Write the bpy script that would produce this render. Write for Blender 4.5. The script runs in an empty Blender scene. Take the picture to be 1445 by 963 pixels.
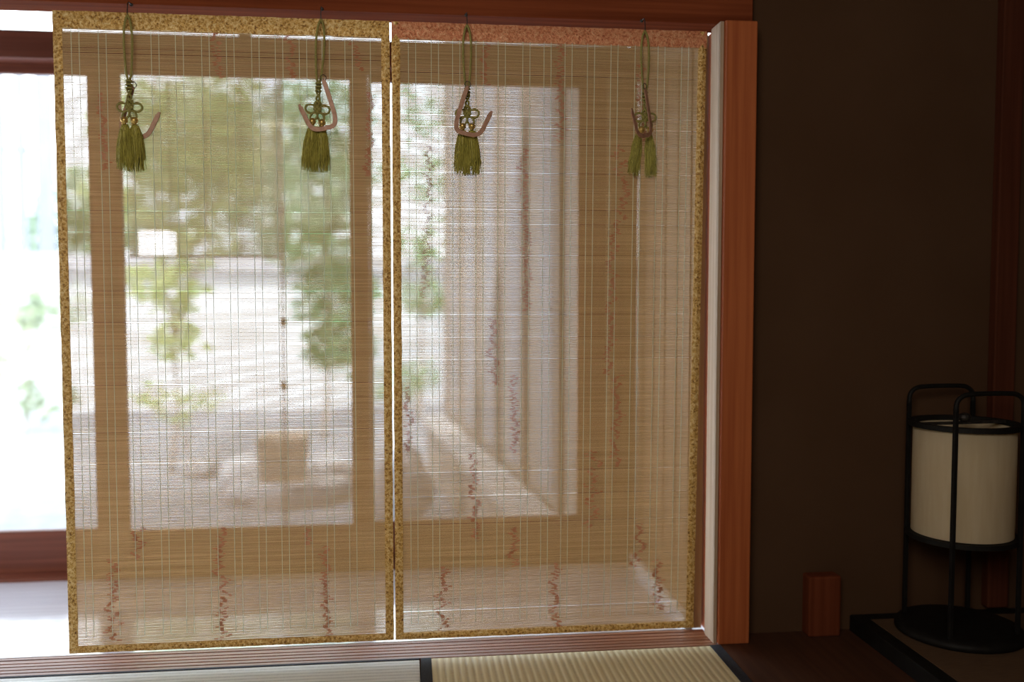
import bpy, bmesh, math, random
from mathutils import Vector, Matrix, noise
random.seed(7)
C = bpy.context.scene.collection
scene = bpy.context.scene
PI = math.pi
# ---------------------------------------------------------------- camera
FPX = 1300.0; PSI = math.radians(6.47); TH = math.radians(3.13)
CAM = Vector((0, -2.61, 1.045))
F = Vector((math.sin(PSI)*math.cos(TH), math.cos(PSI)*math.cos(TH), -math.sin(TH)))
R = Vector((math.cos(PSI), -math.sin(PSI), 0))
U = R.cross(F)
cd = bpy.data.cameras.new('camera'); cam = bpy.data.objects.new('camera', cd); C.objects.link(cam)
cam.location = CAM; cam.rotation_euler = (PI/2-TH, 0, -PSI)
cd.sensor_width = 36; cd.lens = FPX/1445*36; cd.clip_start = 0.05; cd.clip_end = 200
cd.dof.use_dof = True; cd.dof.focus_distance = 2.56; cd.dof.aperture_fstop = 0.82
scene.camera = cam
def ray(px, py): return F + R*((px-722.5)/FPX) + U*((481.5-py)/FPX)
def at(px, py, Y):
    d = ray(px, py); return CAM + d*((Y-CAM.y)/d.y)
def gz(px, py, z):
    d = ray(px, py); return CAM + d*((z-CAM.z)/d.z)

# ---------------------------------------------------------------- materials
def newmat(name):
    m = bpy.data.materials.new(name); m.use_nodes = True
    return m, m.node_tree, m.node_tree.nodes['Principled BSDF']
def ramp(nt, stops):
    r = nt.nodes.new('ShaderNodeValToRGB'); e = r.color_ramp.elements
    while len(e) < len(stops): e.new(0.5)
    for i, (p, c) in enumerate(stops): e[i].position = p; e[i].color = (*c, 1)
    return r
def coords(nt, scale, kind='Object'):
    tc = nt.nodes.new('ShaderNodeTexCoord'); mp = nt.nodes.new('ShaderNodeMapping')
    mp.inputs['Scale'].default_value = scale
    nt.links.new(tc.outputs[kind], mp.inputs[0]); return mp
def bump(nt, b, src, strength=0.3, dist=0.002):
    bp = nt.nodes.new('ShaderNodeBump'); bp.inputs['Strength'].default_value = strength; bp.inputs['Distance'].default_value = dist
    nt.links.new(src, bp.inputs['Height']); nt.links.new(bp.outputs[0], b.inputs['Normal'])
def noisy(name, c1, c2, scale=(10,10,10), rough=0.6, detail=5, bs=0.2, bd=0.002, metal=0, mid=(0.35, 0.65), spec=0.5):
    m, nt, b = newmat(name)
    mp = coords(nt, scale); n = nt.nodes.new('ShaderNodeTexNoise'); n.inputs['Scale'].default_value = 1; n.inputs['Detail'].default_value = detail
    nt.links.new(mp.outputs[0], n.inputs['Vector'])
    r = ramp(nt, [(mid[0], c1), (mid[1], c2)]); nt.links.new(n.outputs[0], r.inputs[0]); nt.links.new(r.outputs[0], b.inputs['Base Color'])
    b.inputs['Roughness'].default_value = rough; b.inputs['Metallic'].default_value = metal; b.inputs['Specular IOR Level'].default_value = spec
    if bs: bump(nt, b, n.outputs[0], bs, bd)
    return m
def wood(name, c1, c2, axis='z', rough=0.45, spec=0.5):
    s = {'x': (1.5, 60, 60), 'y': (60, 1.5, 60), 'z': (60, 60, 1.5)}[axis]
    return noisy(name, c1, c2, s, rough, 4, 0.15, 0.001, spec=spec)
def thin(name, col, col2=None, trans=0.4, scale=(40,40,40), rough=.6):
    m = bpy.data.materials.new(name); m.use_nodes = True; nt = m.node_tree; nt.nodes.clear()
    o = nt.nodes.new('ShaderNodeOutputMaterial'); d = nt.nodes.new('ShaderNodeBsdfDiffuse'); t = nt.nodes.new('ShaderNodeBsdfTranslucent'); mx = nt.nodes.new('ShaderNodeMixShader')
    mx.inputs[0].default_value = trans
    mp = coords(nt, scale); n = nt.nodes.new('ShaderNodeTexNoise'); n.inputs['Scale'].default_value = 1
    nt.links.new(mp.outputs[0], n.inputs['Vector'])
    r = ramp(nt, [(0.35, col), (0.65, col2 or col)]); nt.links.new(n.outputs[0], r.inputs[0])
    nt.links.new(r.outputs[0], d.inputs[0]); nt.links.new(r.outputs[0], t.inputs[0])
    nt.links.new(d.outputs[0], mx.inputs[1]); nt.links.new(t.outputs[0], mx.inputs[2]); nt.links.new(mx.outputs[0], o.inputs[0])
    return m
def brocade(name, stops, rough=0.4, sc=190):
    m, nt, b = newmat(name)
    mp = coords(nt, (sc, sc, sc)); v = nt.nodes.new('ShaderNodeTexVoronoi'); v.inputs['Scale'].default_value = 0.6
    n = nt.nodes.new('ShaderNodeTexNoise'); n.inputs['Scale'].default_value = 0.7; n.inputs['Detail'].default_value = 6; n.inputs['Distortion'].default_value = 1.8
    nt.links.new(mp.outputs[0], v.inputs['Vector']); nt.links.new(mp.outputs[0], n.inputs['Vector'])
    mm = nt.nodes.new('ShaderNodeMath'); mm.operation = 'MULTIPLY_ADD'; mm.inputs[1].default_value = 0.35
    nt.links.new(v.outputs['Distance'], mm.inputs[0]); nt.links.new(n.outputs[0], mm.inputs[2])
    r = ramp(nt, stops); nt.links.new(mm.outputs[0], r.inputs[0]); nt.links.new(r.outputs[0], b.inputs['Base Color'])
    b.inputs['Roughness'].default_value = rough; b.inputs['Metallic'].default_value = 0.25
    bump(nt, b, mm.outputs[0], 0.9, 0.003); return m
def glassm(name):
    m = bpy.data.materials.new(name); m.use_nodes = True; nt = m.node_tree; nt.nodes.clear()
    o = nt.nodes.new('ShaderNodeOutputMaterial'); t = nt.nodes.new('ShaderNodeBsdfTransparent'); g = nt.nodes.new('ShaderNodeBsdfGlossy'); mx = nt.nodes.new('ShaderNodeMixShader')
    g.inputs['Roughness'].default_value = 0.02; t.inputs[0].default_value = (.96, .98, 1, 1); mx.inputs[0].default_value = 0.05
    nt.links.new(t.outputs[0], mx.inputs[1]); nt.links.new(g.outputs[0], mx.inputs[2]); nt.links.new(mx.outputs[0], o.inputs[0]); return m
def tatamim(name, axis, c1, c2):
    m, nt, b = newmat(name)
    mp = coords(nt, (1, 1, 1)); w = nt.nodes.new('ShaderNodeTexWave'); w.wave_type = 'BANDS'; w.bands_direction = axis
    w.inputs['Scale'].default_value = 16; w.inputs['Distortion'].default_value = 0.15
    nt.links.new(mp.outputs[0], w.inputs['Vector'])
    mp2 = coords(nt, (250, 30, 30) if axis == 'Y' else (30, 250, 30)); n = nt.nodes.new('ShaderNodeTexNoise'); n.inputs['Scale'].default_value = 1
    nt.links.new(mp2.outputs[0], n.inputs['Vector'])
    ad = nt.nodes.new('ShaderNodeMath'); ad.operation = 'MULTIPLY_ADD'; ad.inputs[1].default_value = 0.5
    nt.links.new(n.outputs[0], ad.inputs[0]); nt.links.new(w.outputs['Fac'], ad.inputs[2])
    r = ramp(nt, [(0.15, c2), (0.75, c1)]); nt.links.new(ad.outputs[0], r.inputs[0]); nt.links.new(r.outputs[0], b.inputs['Base Color'])
    b.inputs['Roughness'].default_value = 0.55; bump(nt, b, w.outputs['Fac'], 0.5, 0.002); return m

M = {}
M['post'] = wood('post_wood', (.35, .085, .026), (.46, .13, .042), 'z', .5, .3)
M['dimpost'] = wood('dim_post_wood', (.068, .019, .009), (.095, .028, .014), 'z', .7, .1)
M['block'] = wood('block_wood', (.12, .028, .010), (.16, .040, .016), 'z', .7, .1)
M['lintel'] = wood('lintel_wood', (.15, .034, .013), (.23, .058, .022), 'x', .8, .05)
M['daylight'] = wood('painted_daylight_wood', (.36, .26, .18), (.46, .35, .26), 'z', .7, .2)
M['sill'] = wood('sill_wood', (.20, .075, .035), (.34, .15, .08), 'x', .4)
M['doorwood_z'] = wood('door_wood_upright', (.22, .10, .05), (.34, .16, .085), 'z', .45)
M['doorwood_x'] = wood('door_wood_rail', (.15, .04, .022), (.23, .07, .04), 'x', .45)
M['dark_wall'] = noisy('dark_earth_wall', (.076, .039, .021), (.085, .045, .025), (3, 3, 3), .95, 8, .1, .002, spec=.05)
M['room_wall'] = noisy('room_wall', (.10, .07, .045), (.13, .09, .06), (6, 6, 6), .9)
M['ceil'] = wood('ceiling_wood', (.12, .06, .03), (.18, .09, .05), 'x', .6)
M['side_wall'] = wood('corridor_side_wood', (.28, .165, .08), (.38, .24, .125), 'z', .5)
M['engawa'] = wood('corridor_wood_sky_glow', (.74, .77, .88), (.82, .85, .95), 'x', .16, 1.0)  # bluish sky reflection is put into the base colour
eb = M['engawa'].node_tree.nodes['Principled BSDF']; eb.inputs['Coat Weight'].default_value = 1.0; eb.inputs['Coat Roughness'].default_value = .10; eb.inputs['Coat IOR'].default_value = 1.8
M['darkfloor'] = wood('dark_floor_wood', (.055, .02, .010), (.085, .034, .017), 'y', .5)
M['tat_x'] = tatamim('tatami_weave_long_glare', 'Y', (.84, .88, .88), (.62, .66, .66))  # window glare is put into this pale, cool weave colour
M['tat_y'] = tatamim('tatami_weave_short', 'X', (.84, .76, .50), (.60, .52, .31))
M['heri'] = noisy('tatami_border_cloth', (.012, .016, .025), (.03, .035, .05), (200, 200, 200), .8)
M['splint'] = thin('bamboo_splint', (.64, .465, .255), (.80, .62, .375), .5, (2, 3, 300))
M['node'] = thin('bamboo_node', (.66, .31, .17), (.74, .42, .27), .4)
M['thread'] = thin('pale_thread', (.86, .92, .80), None, .45)
M['gold'] = brocade('gold_brocade', [(.42, (.12, .04, .010)), (.52, (.38, .19, .04)), (.66, (.68, .40, .10)), (.85, (.88, .68, .34))])
M['pink'] = brocade('copper_brocade', [(.42, (.34, .085, .035)), (.52, (.52, .155, .065)), (.66, (.68, .26, .12)), (.85, (.78, .42, .24))])
M['cord'] = noisy('olive_cord', (.19, .17, .035), (.36, .32, .09), (500, 500, 500), .6, bs=.5)
M['fringe'] = noisy('olive_silk_fringe', (.16, .14, .015), (.60, .54, .12), (1400, 1400, 12), .5, bs=.4, mid=(.38, .62))
M['bead'] = noisy('gold_bead', (.55, .36, .10), (.72, .52, .18), (200, 200, 200), .3, metal=.7)
M['hook'] = noisy('brown_hook', (.33, .16, .095), (.44, .24, .16), (80, 80, 80), .4, metal=.1)
M['iron'] = noisy('dark_iron', (.03, .028, .026), (.07, .06, .055), (80, 80, 80), .5, metal=.6)
M['black'] = noisy('black_lacquer', (.006, .005, .0045), (.010, .009, .008), (30, 30, 30), .6, spec=.2)
M['paper'] = thin('lantern_paper', (.80, .68, .47), (.84, .73, .53), .5, (60, 60, 8))
M['mat'] = noisy('dim_mat', (.085, .042, .018), (.115, .062, .028), (20, 200, 20), .8)
M['glass'] = glassm('clear_glass')
M['gravel'] = noisy('pale_gravel', (.22, .23, .25), (.32, .33, .36), (9, 9, 9), .9, 8, .5, .01)
M['stone'] = noisy('grey_stone', (.38, .39, .41), (.54, .54, .56), (12, 12, 12), .9, 8, .5, .01)
M['brownstone'] = noisy('brown_stone', (.34, .28, .22), (.44, .37, .31), (14, 14, 14), .8, 8, .4, .01)
M['plaster'] = noisy('white_plaster', (.82, .84, .86), (.88, .89, .90), (4, 4, 4), .9)
M['tile'] = noisy('grey_roof_tile', (.30, .30, .32), (.40, .40, .42), (8, 8, 8), .7)
M['bark'] = noisy('bark', (.32, .28, .24), (.42, .37, .32), (15, 15, 4), .9, 6, .5, .01)
M['leaf1'] = thin('yellow_green_leaves', (.42, .55, .22), (.62, .68, .38), .5, (3, 3, 3))
M['leafpale'] = thin('muted_green_leaves', (.34, .41, .28), (.50, .54, .40), .4, (3, 3, 3))
M['leaf2'] = thin('mid_green_leaves', (.20, .36, .16), (.34, .47, .26), .45, (3, 3, 3))
M['leaf3'] = thin('deep_green_leaves', (.14, .31, .15), (.26, .42, .24), .4, (3, 3, 3))
M['reed'] = thin('weathered_reed', (.25, .235, .20), (.36, .335, .29), .3, (4, 4, 200))
M['fence'] = noisy('blue_grey_board', (.17, .18, .21), (.24, .25, .29), (20, 20, 2), .8)
M['pinkwood'] = wood('wing_wood', (.30, .265, .235), (.36, .32, .285), 'z', .8)
M['wingpost'] = wood('wing_post_wood', (.27, .235, .205), (.33, .285, .25), 'z', .8)
M['curtain'] = thin('white_curtain', (.47, .47, .49), (.52, .52, .54), .3)
M['deck'] = wood('veranda_boards', (.46, .43, .41), (.54, .51, .49), 'y', .8)
M['copper'] = noisy('aged_copper', (.16, .11, .08), (.24, .18, .13), (60, 60, 60), .5, metal=.5)

# ---------------------------------------------------------------- mesh helpers
def obj(name, bm, mats, parent=None, smooth=False, bevel=0):
    me = bpy.data.meshes.new(name)
    bmesh.ops.recalc_face_normals(bm, faces=bm.faces)
    bm.to_mesh(me); bm.free()
    for m in (mats if isinstance(mats, (list, tuple)) else [mats]): me.materials.append(m)
    if smooth: me.polygons.foreach_set('use_smooth', [True]*len(me.polygons))
    o = bpy.data.objects.new(name, me); C.objects.link(o)
    if parent: o.parent = parent
    if bevel:
        b = o.modifiers.new('bevel', 'BEVEL'); b.width = bevel; b.segments = 2; b.limit_method = 'ANGLE'
    return o
def rawobj(name, vs, fs, mats, parent=None, fm=None):
    me = bpy.data.meshes.new(name); me.from_pydata(vs, [], fs)
    for m in (mats if isinstance(mats, (list, tuple)) else [mats]): me.materials.append(m)
    if fm: me.polygons.foreach_set('material_index', fm)
    o = bpy.data.objects.new(name, me); C.objects.link(o)
    if parent: o.parent = parent
    return o
def box(bm, x0, x1, y0, y1, z0, z1):
    v = [bm.verts.new((x, y, z)) for z in (z0, z1) for y in (y0, y1) for x in (x0, x1)]
    for f in ((0,1,3,2), (4,6,7,5), (0,4,5,1), (2,3,7,6), (0,2,6,4), (1,5,7,3)): bm.faces.new([v[i] for i in f])
def tube(bm, pts, r, seg=8, cap=True, closed=False):
    pts = [Vector(p) for p in pts]; n = len(pts); rings = []; nrm = None
    for i, p in enumerate(pts):
        if closed: t = pts[(i+1) % n]-pts[i-1]
        else: t = pts[min(i+1, n-1)]-pts[max(i-1, 0)]
        t.normalize()
        if nrm is None:
            a = Vector((0, 1, 0)) if abs(t.y) < .9 else Vector((1, 0, 0)); nrm = t.cross(a).normalized()
        else:
            nrm = (nrm-t*nrm.dot(t)).normalized()
        b = t.cross(nrm); rr = r[i] if isinstance(r, (list, tuple)) else r
        rings.append([bm.verts.new(p+(nrm*math.cos(2*PI*k/seg)+b*math.sin(2*PI*k/seg))*rr) for k in range(seg)])
    for i in range(n if closed else n-1):
        A = rings[i]; B = rings[(i+1) % n]
        for k in range(seg): bm.faces.new((A[k], A[(k+1) % seg], B[(k+1) % seg], B[k]))
    if cap and not closed:
        bm.faces.new(rings[0][::-1]); bm.faces.new(rings[-1])
def lathe(bm, prof, seg=48, c=(0,0,0)):
    rings = []
    for r, z in prof:
        rings.append([bm.verts.new((c[0]+max(r, 1e-5)*math.cos(2*PI*k/seg), c[1]+max(r, 1e-5)*math.sin(2*PI*k/seg), c[2]+z)) for k in range(seg)])
    for A, B in zip(rings, rings[1:]):
        for k in range(seg): bm.faces.new((A[k], A[(k+1) % seg], B[(k+1) % seg], B[k]))
def ball(bm, c, r, sx=1, sy=1, sz=1, seg=12):
    bmesh.ops.create_uvsphere(bm, u_segments=seg, v_segments=max(6, seg//2), radius=r, matrix=Matrix.Translation(c) @ Matrix.Diagonal((sx, sy, sz, 1)))
def smoothpts(pts, n=8):
    P = [Vector(p) for p in pts]; out = []
    for i in range(len(P)-1):
        a = P[max(i-1, 0)]; b = P[i]; c = P[i+1]; d = P[min(i+2, len(P)-1)]
        for k in range(n):
            t = k/n
            out.append(0.5*((2*b)+(c-a)*t+(2*a-5*b+4*c-d)*t*t+(3*b-a-3*c+d)*t**3))
    out.append(P[-1]); return out
def tag(o, label, cat, group=None, kind=None):
    o['label'] = label; o['category'] = cat
    if group: o['group'] = group
    if kind: o['kind'] = kind
    return o
def empty(name, loc, label, cat, group=None, rz=0):
    o = bpy.data.objects.new(name, None); C.objects.link(o); o.location = loc; o.rotation_euler = (0, 0, rz); o.empty_display_size = .05
    return tag(o, label, cat, group)
def struct(name, bm, mats, label=None, bevel=0, cat=None):
    o = obj(name, bm, mats, None, bevel=bevel); o['kind'] = 'structure'
    o['label'] = label or name.replace('_', ' '); o['category'] = cat or name.split('_')[0]; return o
def B(*a):
    bm = bmesh.new(); box(bm, *a); return bm
def copy_tree(o, parent=None):
    c = o.copy(); C.objects.link(c)
    if parent: c.parent = parent
    for ch in list(o.children): copy_tree(ch, c)
    return c

# ---------------------------------------------------------------- room shell
XL, XR, YB = -2.6, 2.7, -4.2
WY = 0.85       # plane of the outer glass doors
LB = 1.815      # underside of the room lintel
struct('floor', B(XL, XR, YB, -.03, -.12, -.03), M['darkfloor'], 'dark timber sub floor of the room under the mats')
struct('floor_1', B(.912, XR, YB, .12, -.03, 0), M['darkfloor'], 'dark brown floorboard strip between the tatami and the lantern platform')
struct('ceiling', B(-3.6, XR+.1, YB-.1, 1.7, 2.45, 2.6), M['ceil'], 'dark timber ceiling')
struct('wall_front', B(1.0, XR, .05, .15, -.1, 2.45), M['dark_wall'], 'dark brown earthen wall right of the orange post')
struct('wall_upper', B(XL, 1.0, .03, .11, 1.98, 2.45), M['dark_wall'], 'dark wall band above the lintel')
struct('wall_right', B(XR, XR+.1, YB, .15, -.12, 2.45), M['dark_wall'], 'dark wall on the right side of the room')
struct('wall_left', B(XL-.1, XL, YB, -.0, -.12, 2.45), M['room_wall'], 'wall on the left side of the room')
struct('wall_back', B(XL-.1, XR+.1, YB-.1, YB, -.12, 2.45), M['room_wall'], 'wall behind the viewer')
struct('trim_1', B(XL, 1.0, .012, .11, LB, 1.98), M['lintel'], 'red brown timber lintel the two blinds hang from', .002, 'lintel')
bm = bmesh.new()
y = -.028
for k, w in enumerate((.022, .022, .022, .022, .026, .02)):
    box(bm, XL, .90, y, y+w*.72, -.1, 0); box(bm, XL, .90, y+w*.72, y+w, -.1, -.006); y += w
struct('trim_2', bm, M['sill'], 'grooved brown timber threshold under the blinds', 0, 'threshold')
struct('trim_3', B(.905, 1.0, -.03, .15, 0, LB), M['post'], 'orange brown square timber post right of the blinds', .004, 'post')
struct('trim_4', B(.894, .904, -.018, .065, 0, LB-.001), M['daylight'], 'added pale jamb strip along the orange post', .001, 'daylight')  # added strip, its pale colour stands for daylight on the post's left side
p = at(1408, 300, 0.02); q = at(1438, 300, 0.02)
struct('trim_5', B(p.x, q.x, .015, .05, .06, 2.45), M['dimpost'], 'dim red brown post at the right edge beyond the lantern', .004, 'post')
# corridor
bm = bmesh.new()
n = 6; pw = (WY-.03-y)/n
for k in range(n): box(bm, -3.5, .87, y+k*pw, y+(k+1)*pw-.0015, -.08, 0)
struct('floor_2', bm, M['engawa'], 'polished floorboards of the veranda corridor, tinted with sky glow')
struct('trim_6', B(-3.5, .95, WY-.03, WY+.09, -.45, .012), M['doorwood_x'], 'outer door track at the corridor edge', .002, 'threshold')
bm = bmesh.new(); box(bm, .87, .90, .113, WY-.03, 0, 2.45)
for k in range(5): box(bm, .866, .87, .16+k*.14, .163+k*.14, .06, 1.8)
struct('wall_corridor', bm, M['side_wall'], 'brown timber end wall of the corridor seen through the right blind')
struct('baseboard_lit_edge', B(.845, .87, .113, WY-.03, 0, .034), M['plaster'], 'pale strip for the lit line at the foot of the corridor end wall', .002)  # white colour stands for the lit line along the floor edge
struct('trim_7', B(-3.5, .95, WY-.04, WY+.09, 1.818+.035, 1.945), M['doorwood_x'], 'dark timber lintel above the glass doors', .004, 'lintel')
struct('wall_outer_upper', B(-3.5, .95, WY, WY+.06, 2.20, 2.45), M['ceil'], 'timber band above the transom glass')
x0 = at(858, 400, WY).x
struct('trim_8', B(x0, .87, WY-.03, WY+.09, 0, 1.853), M['side_wall'], 'corner post of the glass doors', .003, 'post')

# outer sliding glass doors
def glass_door(name, xa, xb, sl, sr, yoff, label):
    e = bpy.data.objects.new(name, None); C.objects.link(e); e.location = (xa, WY+yoff, .012); e['kind'] = 'structure'; e['label'] = label; e['category'] = 'window'
    w = xb-xa; H = 1.853-.012
    for (a, b) in ((0, sl), (w-sr, w)):
        obj('stile', B(a, b, 0, .03, 0, H), M['doorwood_z'], e, bevel=.002)
    obj('bottom_rail', B(sl, w-sr, .002, .028, 0, .155), M['doorwood_x'], e, bevel=.002)
    obj('top_rail', B(sl, w-sr, .002, .028, 1.806, H), M['doorwood_x'], e, bevel=.002)
    obj('pane', B(sl, w-sr, .013, .016, .155, 1.806), M['glass'], e)
    return e
X = lambda px: at(px, 430, WY).x
glass_door('window_1', X(150)-1.55, X(151), .05, X(151)-X(124), .04, 'left sliding glass door, mostly beyond the left edge of the blinds')
glass_door('window_2', X(149), X(521), X(175)-X(149), X(521)-X(495), 0, 'middle sliding glass door behind the left blind')
glass_door('window_3', X(521), X(858), .012, X(858)-X(818), .04, 'right sliding glass door behind the right blind')
glass_door('window_5', -3.5, X(150)-1.49, .05, .05, 0, 'far left sliding glass door beyond the frame')
e = bpy.data.objects.new('window_4', None); C.objects.link(e); e.location = (0, WY+.02, 1.945); e['kind'] = 'structure'; e['label'] = 'narrow transom window above the glass doors'; e['category'] = 'window'
obj('pane', B(-3.5, .87, .01, .013, .02, .235), M['glass'], e)
obj('window_frame', B(-3.5, .87, 0, .025, 0, .02), M['doorwood_x'], e)
for k in range(4): obj('mullion', B(-3.5+k*1.45, -3.46+k*1.45, 0, .025, .02, .255), M['doorwood_z'], e)

# ---------------------------------------------------------------- tatami
XD = .03
def tatami(xa, xb, ya, yb, mm, long_axis, label, hw=.03):
    e = empty('tatami_mat', ((xa+xb)/2, (ya+yb)/2, -.03), label, 'tatami mat', 'tatami mats on the floor')
    w = (xb-xa)/2; h = (yb-ya)/2
    obj('woven_surface', B(-w+.001, w-.001, -h+.001, h-.001, 0, .029), mm, e, bevel=.002)
    for s in (-1, 1):
        if long_axis == 'x': bb = B(-w+.001, w-.001, min(s*h, s*(h-hw)), max(s*h, s*(h-hw)), .001, .031)
        else: bb = B(min(s*w, s*(w-hw)), max(s*w, s*(w-hw)), -h+.001, h-.001, .001, .031)
        obj('cloth_border', bb, M['heri'], e)
tatami(-1.755, XD-.001, -.91, -.029, M['tat_x'], 'x', 'tatami mat with glare in its colour and lengthwise ribs below the left blind', .009)
tatami(XD+.001, .91, -1.79, -.029, M['tat_y'], 'y', 'straw coloured tatami mat with dark borders below the right blind')
struct('floor_3', B(XL, XD, YB, -.912, -.03, 0), M['tat_x'], 'further tatami flooring nearer the viewer')
struct('floor_4', B(XD, .91, YB, -1.792, -.03, 0), M['tat_y'], 'further tatami flooring nearer the viewer on the right')
struct('floor_5', B(XL, -1.757, -.91, -.03, -.03, 0), M['tat_y'], 'further tatami flooring on the far left')

# ---------------------------------------------------------------- blinds
def zpx(px, py): return at(px, py, 0)
ZT, ZB = 1.787, .047
def make_blind(x0, x1, tt, tb, topmat, label, traces, seed, tp):
    rnd = random.Random(seed)
    w = x1-x0; e = empty('bamboo_blind', ((x0+x1)/2, 0, ZB), label, 'bamboo blind', 'bamboo blinds hanging side by side')
    H = ZT-ZB
    def mp(a, z):           # a: 0..w from the left edge, z: height above the blind's foot
        t = z/H; k = tb+(tt-tb)*t
        return -w/2 + a*(1+k/w)
    sb = .023; bt = .017
    vs = []; fs = []; fm = []
    def prism(pts, hy, hz, mi):
        base = len(vs)
        for (x, y, z) in pts: vs.extend([(x, y-hy, z-hz), (x, y+hy, z-hz), (x, y+hy, z+hz), (x, y-hy, z+hz)])
        for i in range(len(pts)-1):
            a = base+i*4; b = a+4
            for k in range(4): fs.append((a+k, a+(k+1) % 4, b+(k+1) % 4, b+k)); fm.append(mi)
        fs.append((base, base+3, base+2, base+1)); fm.append(mi)
        a = base+(len(pts)-1)*4; fs.append((a, a+1, a+2, a+3)); fm.append(mi)
    z = bt*.6
    T = []
    for (px0, py0, px1, py1, amp) in traces:
        A = zpx(px0, py0); Bp = zpx(px1, py1); T.append((A.x-x0, A.z-ZB, Bp.x-x0, Bp.z-ZB, amp/510))
    while z < H-tp*.6:
        hz = .00122+rnd.uniform(-.00012, .00014); z += hz
        pts = []; ph = rnd.uniform(0, 99); amp = .00018
        for k in range(9):
            a = .004+(w-.008)*k/8
            zz = z+amp*noise.noise(Vector((a*5, ph, 0)))*1.3
            pts.append((mp(a, z), 0, zz))
        prism(pts, .0009, hz, 0)
        for (a0, z0, a1, z1, am) in T:
            if z1 <= z <= z0:
                t = (z0-z)/(z0-z1+1e-6)
                c = a0+(a1-a0)*t + am*noise.noise(Vector((z*45, a0*9, seed)))*1.5 + am*.6*rnd.uniform(-1, 1)
                ln = rnd.uniform(.006, .015)*(1 if am < .02 else 1.3)
                if .03 < c < w-.03: prism([(mp(c-ln/2, z), 0, z), (mp(c, z), 0, z), (mp(c+ln/2, z), 0, z)], .0013, hz*1.2, 1)
        z += hz + (.00132 if rnd.random() > .02 else .0025) + rnd.uniform(-.00013, .00013)
    rawobj('bamboo_slats', vs, fs, [M['splint'], M['node']], e, fm)
    a = .046; k = 0
    while a < w-.035:
        bm = bmesh.new()
        pts = [(mp(a, zz*H), -.0021-.0002*(i % 2), zz*H) for i, zz in enumerate([j/40 for j in range(1, 40)])]
        tube(bm, pts, .0009, 5); obj('binding_thread', bm, M['thread'], e)
        a += .020 if k % 2 == 0 else .044+rnd.uniform(-.006, .006); k += 1
    def strip(a0, a1, z0, z1, mat, name, yo=.0045, label=None):
        bm = bmesh.new(); vertical = (z1-z0) > (a1-a0); N = 90
        rows = []
        for i in range(N+1):
            t = i/N; j = .0012*noise.noise(Vector((t*26, a0*30, z0*9+seed))); jj = .0012*noise.noise(Vector((t*26, a0*30+4, z0*9+seed)))
            yb = .0008*noise.noise(Vector((t*30, 3, a0+z0)))
            if vertical:
                zz = z0+(z1-z0)*t; A = (mp(a0, zz)+j, zz); D = (mp(a1, zz)+jj, zz)
                mid = (mp((a0+a1)/2, zz), zz)
            else:
                aa = a0+(a1-a0)*t; A = (mp(aa, z0), z0+j); D = (mp(aa, z1), z1+jj); mid = (mp(aa, (z0+z1)/2), (z0+z1)/2)
            rows.append([bm.verts.new(v) for v in ((A[0], -yo*.45+yb, A[1]), (mid[0], -yo+yb, mid[1]), (D[0], -yo*.45+yb, D[1]), (D[0], yo*.6, D[1]), (A[0], yo*.6, A[1]))])
        for P, Q in zip(rows, rows[1:]):
            for k in range(5): bm.faces.new((P[k], P[(k+1) % 5], Q[(k+1) % 5], Q[k]))
        bm.faces.new(rows[0]); bm.faces.new(rows[-1][::-1])
        o = obj(name, bm, mat, e)
        if label: o['label'] = label
    strip(0, sb, 0, H-.0, M['gold'], 'side_border', .0042)
    strip(w-sb, w, 0, H-.0, M['gold'], 'side_border', .0042)
    strip(0, w, H-tp, H+.001, topmat, 'top_border', .0052, 'copper brocade top band' if topmat is M['pink'] else None)
    strip(0, w, -.001, bt, M['gold'], 'bottom_border', .0050)
    return e
trL = [(300, 45, 305, 110, 8), (408, 45, 410, 110, 6), (500, 60, 505, 100, 6), (192, 745, 195, 790, 8), (310, 745, 312, 905, 10), (434, 745, 436, 770, 6), (458, 770, 462, 900, 7),
       (160, 790, 158, 905, 10), (520, 130, 520, 250, 5), (140, 130, 150, 240, 5)]
trR = [(790, 62, 790, 200, 10), (685, 60, 682, 120, 6), (604, 205, 606, 270, 7), (604, 270, 600, 420, 7), (738, 210, 745, 440, 8), (872, 205, 880, 290, 9), (876, 290, 862, 380, 9),
       (866, 380, 858, 530, 8), (694, 450, 698, 545, 8), (725, 530, 727, 640, 8), (576, 545, 578, 640, 7), (872, 530, 870, 660, 9), (668, 640, 672, 760, 8), (840, 635, 836, 745, 10),
       (725, 745, 727, 800, 8), (625, 800, 628, 890, 9), (785, 795, 788, 890, 9), (905, 740, 900, 800, 9), (930, 790, 935, 860, 9), (900, 90, 905, 200, 8)]
make_blind(-.931, -.0445, 0, .0, M['gold'], 'left bamboo blind with gold brocade edging all round', trL, 1, .044)
make_blind(-.0395, .850, .008, -.012, M['pink'], 'right bamboo blind with a copper coloured top band, next to the orange post', trR, 2, .046)

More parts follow.
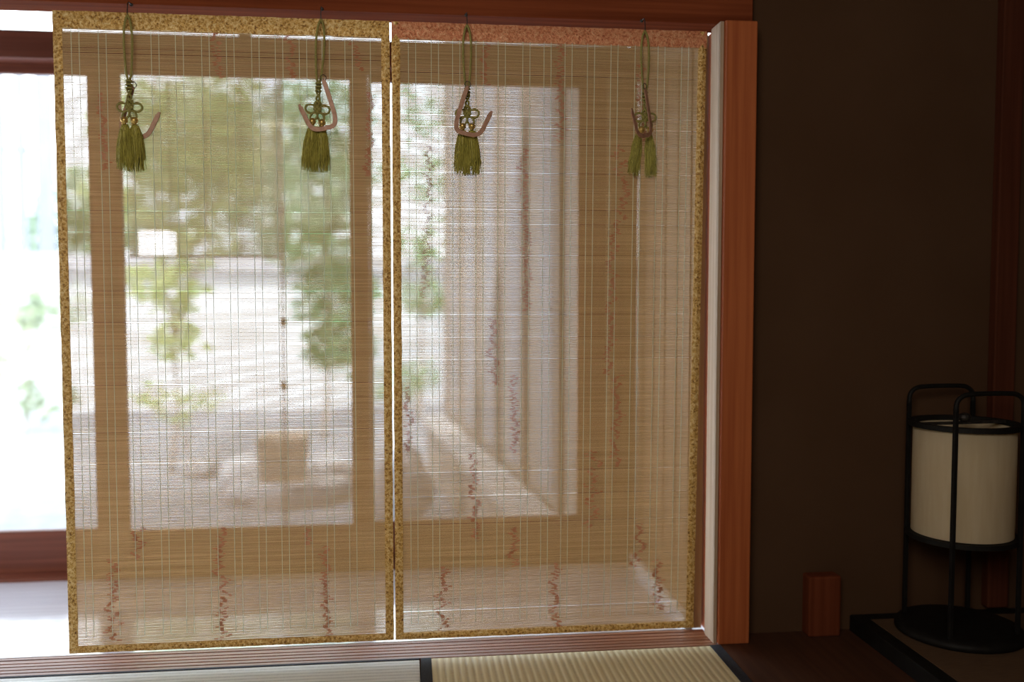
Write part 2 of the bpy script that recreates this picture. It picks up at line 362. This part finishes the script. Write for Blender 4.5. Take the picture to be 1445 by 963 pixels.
# ---------------------------------------------------------------- tassels, hooks
S = .00185
def make_tassel(label):
    e = empty('tassel', (0, 0, 0), label, 'tassel', 'olive tassels hanging from the lintel')
    L = lambda x, y, d=0: (x*S, d*S, -y*S)
    bm = bmesh.new()
    tube(bm, smoothpts([L(0, -3), L(-4, 8), L(-6, 30), L(-5, 60), L(-3, 82), L(0, 92, 1)]), .0031, 8)
    tube(bm, smoothpts([L(0, -3), L(4, 8, -1), L(6, 30, -1), L(5, 60, -1), L(3, 82), L(0, 92, -1)]), .0031, 8)
    obj('cord_loop', bm, M['cord'], e, True)
    bm = bmesh.new()
    for k, yv in enumerate((91, 96, 101)):
        pts = [(math.cos(t*PI/8)*3.4*S, math.sin(t*PI/8)*3.4*S, -(yv+.8*math.sin(t*PI/8))*S) for t in range(16)]
        tube(bm, pts, .0028, 6, closed=True)
    for ph in (0, PI):
        tube(bm, [(math.cos(ph+i*.5)*2.4*S, math.sin(ph+i*.5)*2.4*S, -(103+i*1.5)*S) for i in range(14)], .0028, 7)
    obj('knot', bm, M['cord'], e, True)
    bm = bmesh.new()
    def loop(cx, cy, rx, ry, ang, d=0):
        pts = []
        for t in range(20):
            a = 2*PI*t/20; x = rx*math.cos(a); yv = ry*math.sin(a)
            pts.append(L(cx+x*math.cos(ang)-yv*math.sin(ang), cy+x*math.sin(ang)+yv*math.cos(ang), d+1.2*math.sin(a)))
        tube(bm, pts, .0030, 7, closed=True)
    loop(-10, 128, 7.5, 6, .1); loop(10, 128, 7.5, 6, -.1)
    loop(-5, 139, 6.5, 4.5, 2.1, -1.5); loop(5, 139, 6.5, 4.5, 1.0, -1.5); loop(0, 121, 4, 5, 0, 1)
    for dx, dy in ((-3, 128), (3, 128), (0, 132), (0, 125)): ball(bm, L(dx, dy, -2), 3.4*S, 1, .8, 1, 10)
    obj('flower_knot', bm, M['cord'], e, True)
    rnd = random.Random(3)
    for s in (-1, 1):
        bm = bmesh.new(); ball(bm, L(s*7, 147, -3), 5.4*S, 1, 1, .95, 16)
        tube(bm, [(s*7*S+math.cos(t*PI/8)*3*S, -3*S+math.sin(t*PI/8)*3*S, -(152)*S) for t in range(16)], .0012, 6, closed=True)
        obj('bead', bm, M['bead'], e, True)
        bm = bmesh.new()
        prof = [(3.2, -153), (5.5, -157), (6.6, -170), (6.6, -190), (6.0, -200), (.1, -200)]
        lathe(bm, [(r*S, z*S) for r, z in prof], 18, (s*7.8*S, 0, 0))
        for k in range(200):
            a = rnd.uniform(0, 2*PI); q = rnd.uniform(.75, 1.28); ln = rnd.uniform(198, 220)
            sw = rnd.gauss(0, 1); wv = rnd.uniform(0, 6); pts = []
            for i in range(8):
                t = i/7; rr = (3.2+5.3*min(1, t*2.4)**.7)*q
                pts.append(((s*(7+1.2*t)+rr*math.cos(a)+sw*t*t*2.0+.5*math.sin(wv+t*9))*S, rr*math.sin(a)*.8*S, -(153+(ln-153)*t)*S))
            tube(bm, pts, .0008, 4)
        obj('fringe', bm, M['fringe'], e)
    return e
tl = ['olive green tassel nearest the outer left edge of the left blind',
      'olive green tassel hanging over the inner half of the left blind',
      'olive green tassel hanging over the inner half of the right blind',
      'olive green tassel with parted fringes nearest the orange post']
hl = ['brown curved blind hook half hidden behind the leftmost tassel',
      'brown curved blind hook opening leftward across the tassel on the inner left blind',
      'brown curved blind hook opening rightward across the tassel on the inner right blind',
      'brown curved blind hook beside the tassel nearest the orange post']
sl = ['small dark screw hook in the lintel above the leftmost tassel', 'small dark screw hook in the lintel above the second tassel from left',
      'small dark screw hook in the lintel above the third tassel from left', 'small dark screw hook in the lintel above the tassel nearest the post']
base = make_tassel(tl[0])
def make_hook():
    e = empty('blind_hook', (0, 0, 0), hl[0], 'hook', 'brown blind hooks')
    path = smoothpts([(0, 0, 0), (-5, 0, -14), (-12, 0, -36), (-17, 0, -55), (-15, 0, -66), (-4, 0, -70), (10, 0, -72), (20, 0, -67), (28, 0, -52), (36, 0, -36)], 5)
    bm = bmesh.new(); rows = []
    n = len(path)
    for i, p_ in enumerate(path):
        t = (path[min(i+1, n-1)]-path[max(i-1, 0)]).normalized(); nn = Vector((t.z, 0, -t.x)); hw = 3.3*(1 if 1 < i < n-2 else .6)
        rows.append([bm.verts.new((p_+nn*a*hw)*S+Vector((0, d*.0016, 0))) for a, d in ((-1, -1), (1, -1), (1, 1), (-1, 1))])
    for A, Bq in zip(rows, rows[1:]):
        for k in range(4): bm.faces.new((A[k], A[(k+1) % 4], Bq[(k+1) % 4], Bq[k]))
    bm.faces.new(rows[0]); bm.faces.new(rows[-1][::-1])
    obj('hook_body', bm, M['hook'], e, bevel=.0006)
    bm = bmesh.new(); tube(bm, [(math.cos(t*PI/8)*4.5*S, 0, (math.sin(t*PI/8)*4.5+2)*S) for t in range(16)], .001, 6, closed=True)
    obj('eyelet', bm, M['iron'], e, True)
    return e
def make_screw():
    e = empty('screw_hook', (0, 0, 0), sl[0], 'screw hook', 'screw hooks in the lintel')
    bm = bmesh.new()
    tube(bm, smoothpts([(0, .046, .042), (0, .016, .042), (0, .003, .034), (0, -.001, .016), (0, -.001, .002), (0, .001, -.004), (0, .006, -.005), (0, .009, .001)]), .0014, 8)
    obj('hook_wire', bm, M['iron'], e, True)
    bm = bmesh.new(); ball(bm, (0, .037, .042), .005, 1, .5, 1); obj('collar', bm, M['iron'], e, True)
    return e
hk = make_hook(); sc = make_screw()
TY = -.027
for i, (px, py) in enumerate(((180, 24), (453, 30), (659, 38), (910, 46))):
    t = base if i == 0 else copy_tree(base); h = hk if i == 0 else copy_tree(hk); s_ = sc if i == 0 else copy_tree(sc)
    P = at(px, py, TY)
    t.location = P; s_.location = P + Vector((0, 0, .001)); t['label'] = tl[i]; h['label'] = hl[i]; s_['label'] = sl[i]
    t.rotation_euler = [(0, 0, 0), (0, .05, .1), (0, 0, -.1), (0, -.01, .1)][i]
    hx, hy, hY, rz = [(188, 122, -.0105, .0), (456, 112, -.052, PI-.15), (660, 121, -.052, .05), (910, 124, -.078, PI+.75)][i]
    h.location = at(hx, hy, hY); h.rotation_euler = (0, 0, rz)
    if i == 3:
        for ch in t.children:
            if ch.name.startswith('fringe'):
                left = sum(v.co.x for v in ch.data.vertices) < 0
                ch.rotation_euler = (0, .13 if left else -.03, 0); ch.location.x += .028 if left else -.006
                ch.scale = (.78, .9, 1)

# ---------------------------------------------------------------- lantern, platform, block
pl = empty('display_platform', (2.0, -.45, 0), 'low black edged platform with a brown mat carrying the paper lantern', 'platform')
XP = 1.345-2.0
obj('platform_base', B(XP+.01, .69, -.9, .49, 0, .03), M['black'], pl)
obj('edge_rail', B(XP, XP+.045, -.9, .49, 0, .050), M['black'], pl, bevel=.004)
obj('edge_rail', B(XP+.045, .69, .44, .49, 0, .050), M['black'], pl, bevel=.004)
obj('edge_rail', B(XP+.045, .69, -.9, -.86, 0, .050), M['black'], pl, bevel=.004)
obj('mat', B(XP+.045, .69, -.86, .44, .03, .050), M['mat'], pl)
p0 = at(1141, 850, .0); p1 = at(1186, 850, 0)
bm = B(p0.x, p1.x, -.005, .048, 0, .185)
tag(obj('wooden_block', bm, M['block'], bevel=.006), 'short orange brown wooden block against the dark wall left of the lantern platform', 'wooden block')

ln = empty('paper_lantern', (1.592, -.137, .0505), 'round paper floor lantern in a black frame on a disc base', 'lantern', None, math.radians(4))
bm = bmesh.new(); lathe(bm, [(0, 0), (.165, 0), (.175, .006), (.175, .016), (.168, .024), (.15, .028), (.02, .030), (0, .030)]); obj('base', bm, M['black'], ln, True)
bm = bmesh.new(); lathe(bm, [(.136, .297), (.1365, .45), (.136, .612), (.134, .612), (.1345, .45), (.134, .297)], 64); obj('lamp_shade', bm, M['paper'], ln, True)
for z in (.287, .610):
    bm = bmesh.new(); lathe(bm, [(.131, z-.006), (.150, z-.006), (.150, z+.008), (.131, z+.008), (.131, z-.006)], 64); obj('ring', bm, M['black'], ln)
for sx in (-1, 1):
    for sy in (-1, 1):
        obj('post', B(sx*.106-.0055, sx*.106+.0055, sy*.106-.0055, sy*.106+.0055, .02, .67), M['black'], ln, bevel=.001)
for sy in (-1, 1):
    bm = bmesh.new(); tube(bm, smoothpts([(-.106, sy*.106, .66), (-.103, sy*.106, .688), (-.085, sy*.106, .705), (-.05, sy*.106, .710), (.05, sy*.106, .710), (.085, sy*.106, .705), (.103, sy*.106, .688), (.106, sy*.106, .66)], 5), .0068, 8)
    obj('handle_arch', bm, M['black'], ln, True)
bm = bmesh.new(); box(bm, -.132, .132, -.006, .006, .277, .287); box(bm, -.006, .006, -.132, .132, .277, .287); obj('cross_brace', bm, M['black'], ln)
bm = bmesh.new(); box(bm, -.132, .132, -.005, .005, .611, .619); ball(bm, (0, 0, .63), .018, 1, 1, .8); obj('top_bar', bm, M['iron'], ln)

# ---------------------------------------------------------------- garden
GZ = -.45
def gw(name, bm, m, label, cat='ground', **k): return struct(name, bm, m, label, 0, cat)
bm = bmesh.new(); bmesh.ops.create_grid(bm, x_segments=60, y_segments=60, size=1)
for v in bm.verts:
    v.co.x = v.co.x*20; v.co.y = 15.95+v.co.y*15
    v.co.z = GZ + .03*noise.noise(v.co*.8) - .02
gw('garden_ground', bm, M['gravel'], 'pale gravel ground of the garden')
GWY = 9.5
e = empty('garden_wall', (-3, GWY, GZ), 'white plastered garden wall with grey tiled coping behind the trees', 'wall'); e['kind'] = 'structure'
obj('wall_body', B(-9, 12, 0, .2, -.1, 1.75), M['plaster'], e)
bm = bmesh.new()
v = [bm.verts.new(c) for c in ((-9, -.2, 1.75), (12, -.2, 1.75), (12, .1, 1.95), (-9, .1, 1.95), (-9, .4, 1.75), (12, .4, 1.75))]
for f in ((0, 1, 2, 3), (3, 2, 5, 4), (0, 4, 5, 1), (0, 3, 4), (1, 5, 2)): bm.faces.new([v[i] for i in f])
for k in range(70): box(bm, -9+k*.3, -8.93+k*.3, -.21, .1, 1.75+.01, 1.80)
obj('tile_coping', bm, M['tile'], e)

def leaves(center, rad, n, size, rnd, vs, fs):
    for _ in range(n):
        while True:
            q = Vector((rnd.uniform(-1, 1), rnd.uniform(-1, 1), rnd.uniform(-1, 1)))
            if q.length < 1: break
        q *= rnd.uniform(.8, 1.15)
        c = Vector(center)+Vector((q.x*rad[0], q.y*rad[1], q.z*rad[2]))
        a = Vector((rnd.gauss(0, 1), rnd.gauss(0, 1), rnd.gauss(0, .6))).normalized(); b = a.cross(Vector((rnd.gauss(0, 1), rnd.gauss(0, 1), rnd.gauss(0, 1)))).normalized()
        s = size*rnd.uniform(.6, 1.3); i = len(vs)
        vs.extend([tuple(c-a*s), tuple(c+b*s*.45), tuple(c+a*s), tuple(c-b*s*.45)]); fs.append((i, i+1, i+2, i+3))
def tree(px, base_py, Y, blobs, leafm, label, name='garden_tree', cat='tree', group='garden trees', trunk=.06, size=.07, n=420, seed=1, xoff=0):
    rnd = random.Random(seed); P = at(px, base_py, Y); P.z = GZ-.01
    e = empty(name, P, label, cat, group)
    vs = []; fs = []; bm = bmesh.new(); top = max(b[1] for b in blobs)
    cs = [at(bx, by, Y+bd) - P for (bx, by, br, bd) in [(b[0], b[1], b[2], b[3]) for b in blobs]]
    ctr = sum(cs, Vector())/len(cs)
    fork = Vector((ctr.x*.4, 0, max(.15, ctr.z*.45)))
    tube(bm, smoothpts([(0, 0, 0), (fork.x*.3+.04, .02, fork.z*.5), fork], 4), [trunk*(1-.35*i/8) for i in range(9)], 8)
    for c in cs: tube(bm, smoothpts([fork, (fork+c)/2+Vector((.05, 0, .05)), c], 3), [trunk*.5*(1-.75*i/6) for i in range(7)], 6)
    for c, b in zip(cs, blobs): leaves(c, (b[2], b[2]*.8, b[2]*.75), int(n*b[2]/.6), size, rnd, vs, fs)
    obj('trunk', bm, M['bark'], e, True); rawobj('foliage', vs, fs, leafm, e); return e
tree(240, 600, 5.2, [(240, 190, .55, 0), (300, 250, .45, .1), (195, 270, .45, -.1), (270, 340, .4, .1), (228, 410, .34, 0), (245, 480, .25, 0), (300, 130, .45, .2), (330, 190, .45, .3), (190, 160, .4, .2)], M['leaf1'], 'slender yellow green tree behind the middle of the left blind', trunk=.022, seed=2, n=260)
tree(455, 560, 6.9, [(455, 160, .6, 0), (445, 270, .6, 0), (455, 340, .55, .1), (470, 420, .52, .1), (475, 490, .38, 0), (480, 230, .5, .2)], M['leaf3'], 'dense blue green tree left of the gap between the blinds', trunk=.03, seed=3, n=540)
tree(590, 600, 8.3, [(592, 250, .5, 0), (600, 340, .45, 0), (600, 420, .35, .1), (608, 160, .45, .1)], M['leaf2'], 'mid green tree just right of the gap between the blinds', trunk=.04, seed=4, n=260)
tree(30, 560, 7.5, [(10, 520, .5, 0), (60, 560, .35, .1), (35, 440, .35, 0), (75, 440, .4, 0)], M['leafpale'], 'pale green bush at the far left beyond the blinds', 'garden_bush', 'bush', 'garden bushes', trunk=.03, seed=5, n=240)
tree(270, 660, 4.6, [(250, 575, .2, 0), (290, 560, .18, .1), (215, 560, .16, 0)], M['leaf1'], 'low yellow green bush left of the stone basin', 'garden_bush', 'bush', 'garden bushes', trunk=.010, seed=6, n=200, size=.04)
tree(560, 600, 6.9, [(560, 540, .3, 0), (590, 530, .25, .1)], M['leaf2'], 'low green bush right of the stone basin near the wing', 'garden_bush', 'bush', 'garden bushes', trunk=.03, seed=7, n=200, size=.05)
tree(120, 560, 11.4, [(130, 290, .8, 0), (80, 340, .7, .2), (190, 330, .8, 0), (330, 250, 1.1, .2), (260, 200, 1.1, .3), (390, 330, .9, .2), (380, 200, 1.0, .3)], M['leaf2'], 'broad tree beyond the white garden wall on the left', trunk=.08, seed=8, n=330, size=.10)

P = gz(405, 702, GZ)
def rock(name, loc, sx, sy, sz, m, label, cat, group=None, seed=0, flat=False):
    bm = bmesh.new(); bmesh.ops.create_icosphere(bm, subdivisions=4, radius=1)
    for v in bm.verts:
        d = 1+.22*noise.noise(v.co*1.3+Vector((seed, 0, 0)))+.06*noise.noise(v.co*5+Vector((seed, 3, 0)))
        v.co = v.co*d
        if flat: v.co.z = max(-.5, min(.5, v.co.z))
        v.co = Vector((v.co.x*sx, v.co.y*sy, v.co.z*sz))
    mz = min(v.co.z for v in bm.verts)
    for v in bm.verts: v.co.z -= mz
    o = obj(name, bm, m, None, not flat); o.location = loc; tag(o, label, cat, group); return o
sl_ = rock('stone_slab', (P.x, P.y, GZ-.03), .42, .30, .17, M['stone'], 'flat grey stone slab under the brown water basin', 'stone slab', None, 4, True)
bs = empty('water_basin', (P.x-.02, P.y, GZ+.135), 'squarish brown stone water basin on a grey slab in the garden', 'water basin')
bm = bmesh.new()
v0 = [(.15, 0), (.17, .32), (.12, .32), (.11, .2), (.0005, .2)]
rows = [[bm.verts.new((x*w, y*w, z)) for x, y in ((-1, -1), (1, -1), (1, 1), (-1, 1))] for w, z in v0]
for A, Bq in zip(rows, rows[1:]):
    for k in range(4): bm.faces.new((A[k], A[(k+1) % 4], Bq[(k+1) % 4], Bq[k]))
bm.faces.new(rows[0])
obj('basin_body', bm, M['brownstone'], bs, bevel=.01)
wm, wnt, wb = newmat('water'); wb.inputs['Base Color'].default_value = (.25, .3, .32, 1); wb.inputs['Roughness'].default_value = .05
obj('water', B(-.112, .112, -.112, .112, .27, .275), wm, bs)
for i, (px, py, s, lab) in enumerate(((345, 690, .16, 'rounded grey rock left of the slab under the basin'), (468, 688, .15, 'rounded grey rock right of the slab under the basin'), (560, 735, .2, 'large pale rock right of the gap between the blinds'), (285, 668, .12, 'small grey rock below the yellow green bush'))):
    Q = gz(px, py, GZ); rock('garden_rock', (Q.x, Q.y, GZ-.04), s*1.2, s, s*(.9 if i != 2 else 1.3), M['stone'], lab, 'rock', 'garden rocks', i*3+1)

FY = 10.2
P = at(-120, 300, FY); Q = at(75, 300, FY)
e = empty('board_fence', (P.x, FY, GZ), 'tall blue grey board fence beyond the garden wall at the far left', 'fence')
k = 0; xx = 0; rnd = random.Random(4)
while xx < Q.x-P.x:
    bw = rnd.uniform(.12, .26); obj('board', B(xx, xx+bw, 0, .03, 0, 4.6+rnd.uniform(-.1, .1)), M['fence'], e); xx += bw+rnd.uniform(.07, .22)
for z in (.5, 1.9, 3.3): obj('rail', B(0, Q.x-P.x, .03, .08, z, z+.08), M['fence'], e)

EY = 1.62
bm = bmesh.new(); box(bm, -3.5, .95, EY-.05, EY+.05, 2.3, 2.449)
struct('trim_9', bm, M['doorwood_x'], 'eave beam outside the glass doors', 0, 'beam')
pa = at(176, 108, EY); pb = at(401, 362, EY)
e = empty('reed_screen', ((pa.x+pb.x)/2, EY, pb.z), 'weathered reed screen hanging outside beneath the eave, behind the left blind', 'reed screen')
w = (pb.x-pa.x)/2; hh = 2.3-pb.z
vs = []; fs = []; z = 0; rnd = random.Random(9)
while z < hh:
    i = len(vs); t = rnd.uniform(.0028, .0038)
    vs += [(-w, -.001, z), (w, -.001, z), (w, -.001, z+t), (-w, -.001, z+t)]; fs.append((i, i+1, i+2, i+3)); z += t+rnd.uniform(.0026, .0046)
rawobj('reeds', vs, fs, M['reed'], e)
for k in range(5):
    x = -w+.03+k*(2*w-.06)/4; obj('cord', B(x-.002, x+.002, -.004, -.0015, 0, hh), M['reed'], e)
obj('bottom_batten', B(-w, w, -.005, .005, -.008, .004), M['reed'], e)
pc = at(219, 344, 1.78)
e = empty('hanging_lantern', (pc.x, 1.82, pc.z), 'small bright white square lantern hanging outside below the reed screen', 'lantern')
emm, nt, b = newmat('lit_white_paper'); b.inputs['Base Color'].default_value = (.9, .9, .9, 1); b.inputs['Emission Color'].default_value = (1, 1, 1, 1); b.inputs['Emission Strength'].default_value = 9
obj('paper_box', B(-.065, .065, -.065, .065, -.056, .056), emm, e, bevel=.006)
bm = bmesh.new(); tube(bm, [(0, 0, .056), (0, 0, 2.449-pc.z)], .002, 6); obj('cord', bm, M['bark'], e)
obj('cap', B(-.03, .03, -.03, .03, .056, .063), M['doorwood_z'], e)
pc = at(401, 600, 1.68)
e = empty('rain_chain', (pc.x, 1.69, GZ), 'dark rain chain hanging from the eave behind the left blind', 'rain chain')
bm = bmesh.new(); tp_ = 2.449-GZ; z = .02; k = 0
while z < tp_-.03:
    ax = k % 2
    pts = [((math.cos(t*PI/6)*.009 if ax else 0), (0 if ax else math.cos(t*PI/6)*.009), z+.016+math.sin(t*PI/6)*.016) for t in range(12)]
    tube(bm, pts, .003, 5, closed=True); z += .026; k += 1
obj('links', bm, M['copper'], e)
for py in (300, 455, 545):
    zz = at(401, py, 1.69).z-GZ; bm = bmesh.new(); lathe(bm, [(.002, -.024), (.011, -.018), (.016, 0), (.019, .018), (.017, .018), (.012, 0), (.002, -.014)], 16, (0, 0, zz)); obj('cup', bm, M['copper'], e, True)

# wing of the house seen through the right blind
A0 = gz(800, 748, 0); A1 = gz(622, 585, 0)
d = (A1-A0).normalized(); L = (A1-A0).length+.0
ang = math.atan2(d.y, d.x)
start = A0 - d*.42
wing = empty('house_wing', (start.x, start.y, 0), 'side wing of the house with timber posts and white panels seen through the right blind', 'house wing'); wing.rotation_euler = (0, 0, ang)
L = L+.42
obj('wall_panel', B(0, L, -.12, -.06, -.45, 4.6), M['pinkwood'], wing)
nb = 6; step = L/nb
for k in range(nb+1):
    obj('post', B(k*step-.03, k*step+.03, -.06, -.03, -.45, 4.6), M['wingpost'], wing, bevel=.004)
for k in range(nb):
    obj('white_panel', B(k*step+.12, k*step+.12+step*.38, -.059, -.045, .06, 4.4), M['curtain'], wing)
obj('end_wall', B(L, L+.1, -1.6, -.06, -.45, 4.6), M['plaster'], wing)
bm = bmesh.new()
for k in range(2): box(bm, 0, L, -.028+k*.10, .070+k*.10, -.04, 0)
obj('veranda_deck', bm, M['deck'], wing)
obj('deck_skirt', B(0, L, .10, .12, -.46, -.04), M['pinkwood'], wing)

# ---------------------------------------------------------------- light
w = bpy.data.worlds.new('sky'); scene.world = w; w.use_nodes = True; nt = w.node_tree
bg = nt.nodes['Background']; tc = nt.nodes.new('ShaderNodeTexCoord'); n = nt.nodes.new('ShaderNodeTexNoise'); n.inputs['Scale'].default_value = 2.5; n.inputs['Detail'].default_value = 6
r = ramp(nt, [(.4, (.82, .90, 1.0)), (.6, (.95, .98, 1))]); nt.links.new(tc.outputs['Generated'], n.inputs['Vector']); nt.links.new(n.outputs[0], r.inputs[0]); nt.links.new(r.outputs[0], bg.inputs[0]); bg.inputs[1].default_value = 5.8
sd = bpy.data.lights.new('sun', 'SUN'); sd.energy = 7; sd.angle = math.radians(3); sd.color = (1, .98, .95)
so = bpy.data.objects.new('sun', sd); C.objects.link(so); so.rotation_euler = (math.radians(42), math.radians(-12), 0)
ad = bpy.data.lights.new('room_fill', 'AREA'); ad.energy = 44; ad.size = 1.2; ad.color = (1, .90, .76)  # unseen fill light, added to brighten the room side
ao = bpy.data.objects.new('room_fill', ad); C.objects.link(ao); ao.location = (-.6, -3.3, 2.1); ao.rotation_euler = (math.radians(62), 0, math.radians(-8))
scene.view_settings.view_transform = 'Standard'
scene.view_settings.look = 'None'
scene.view_settings.exposure = 0.0
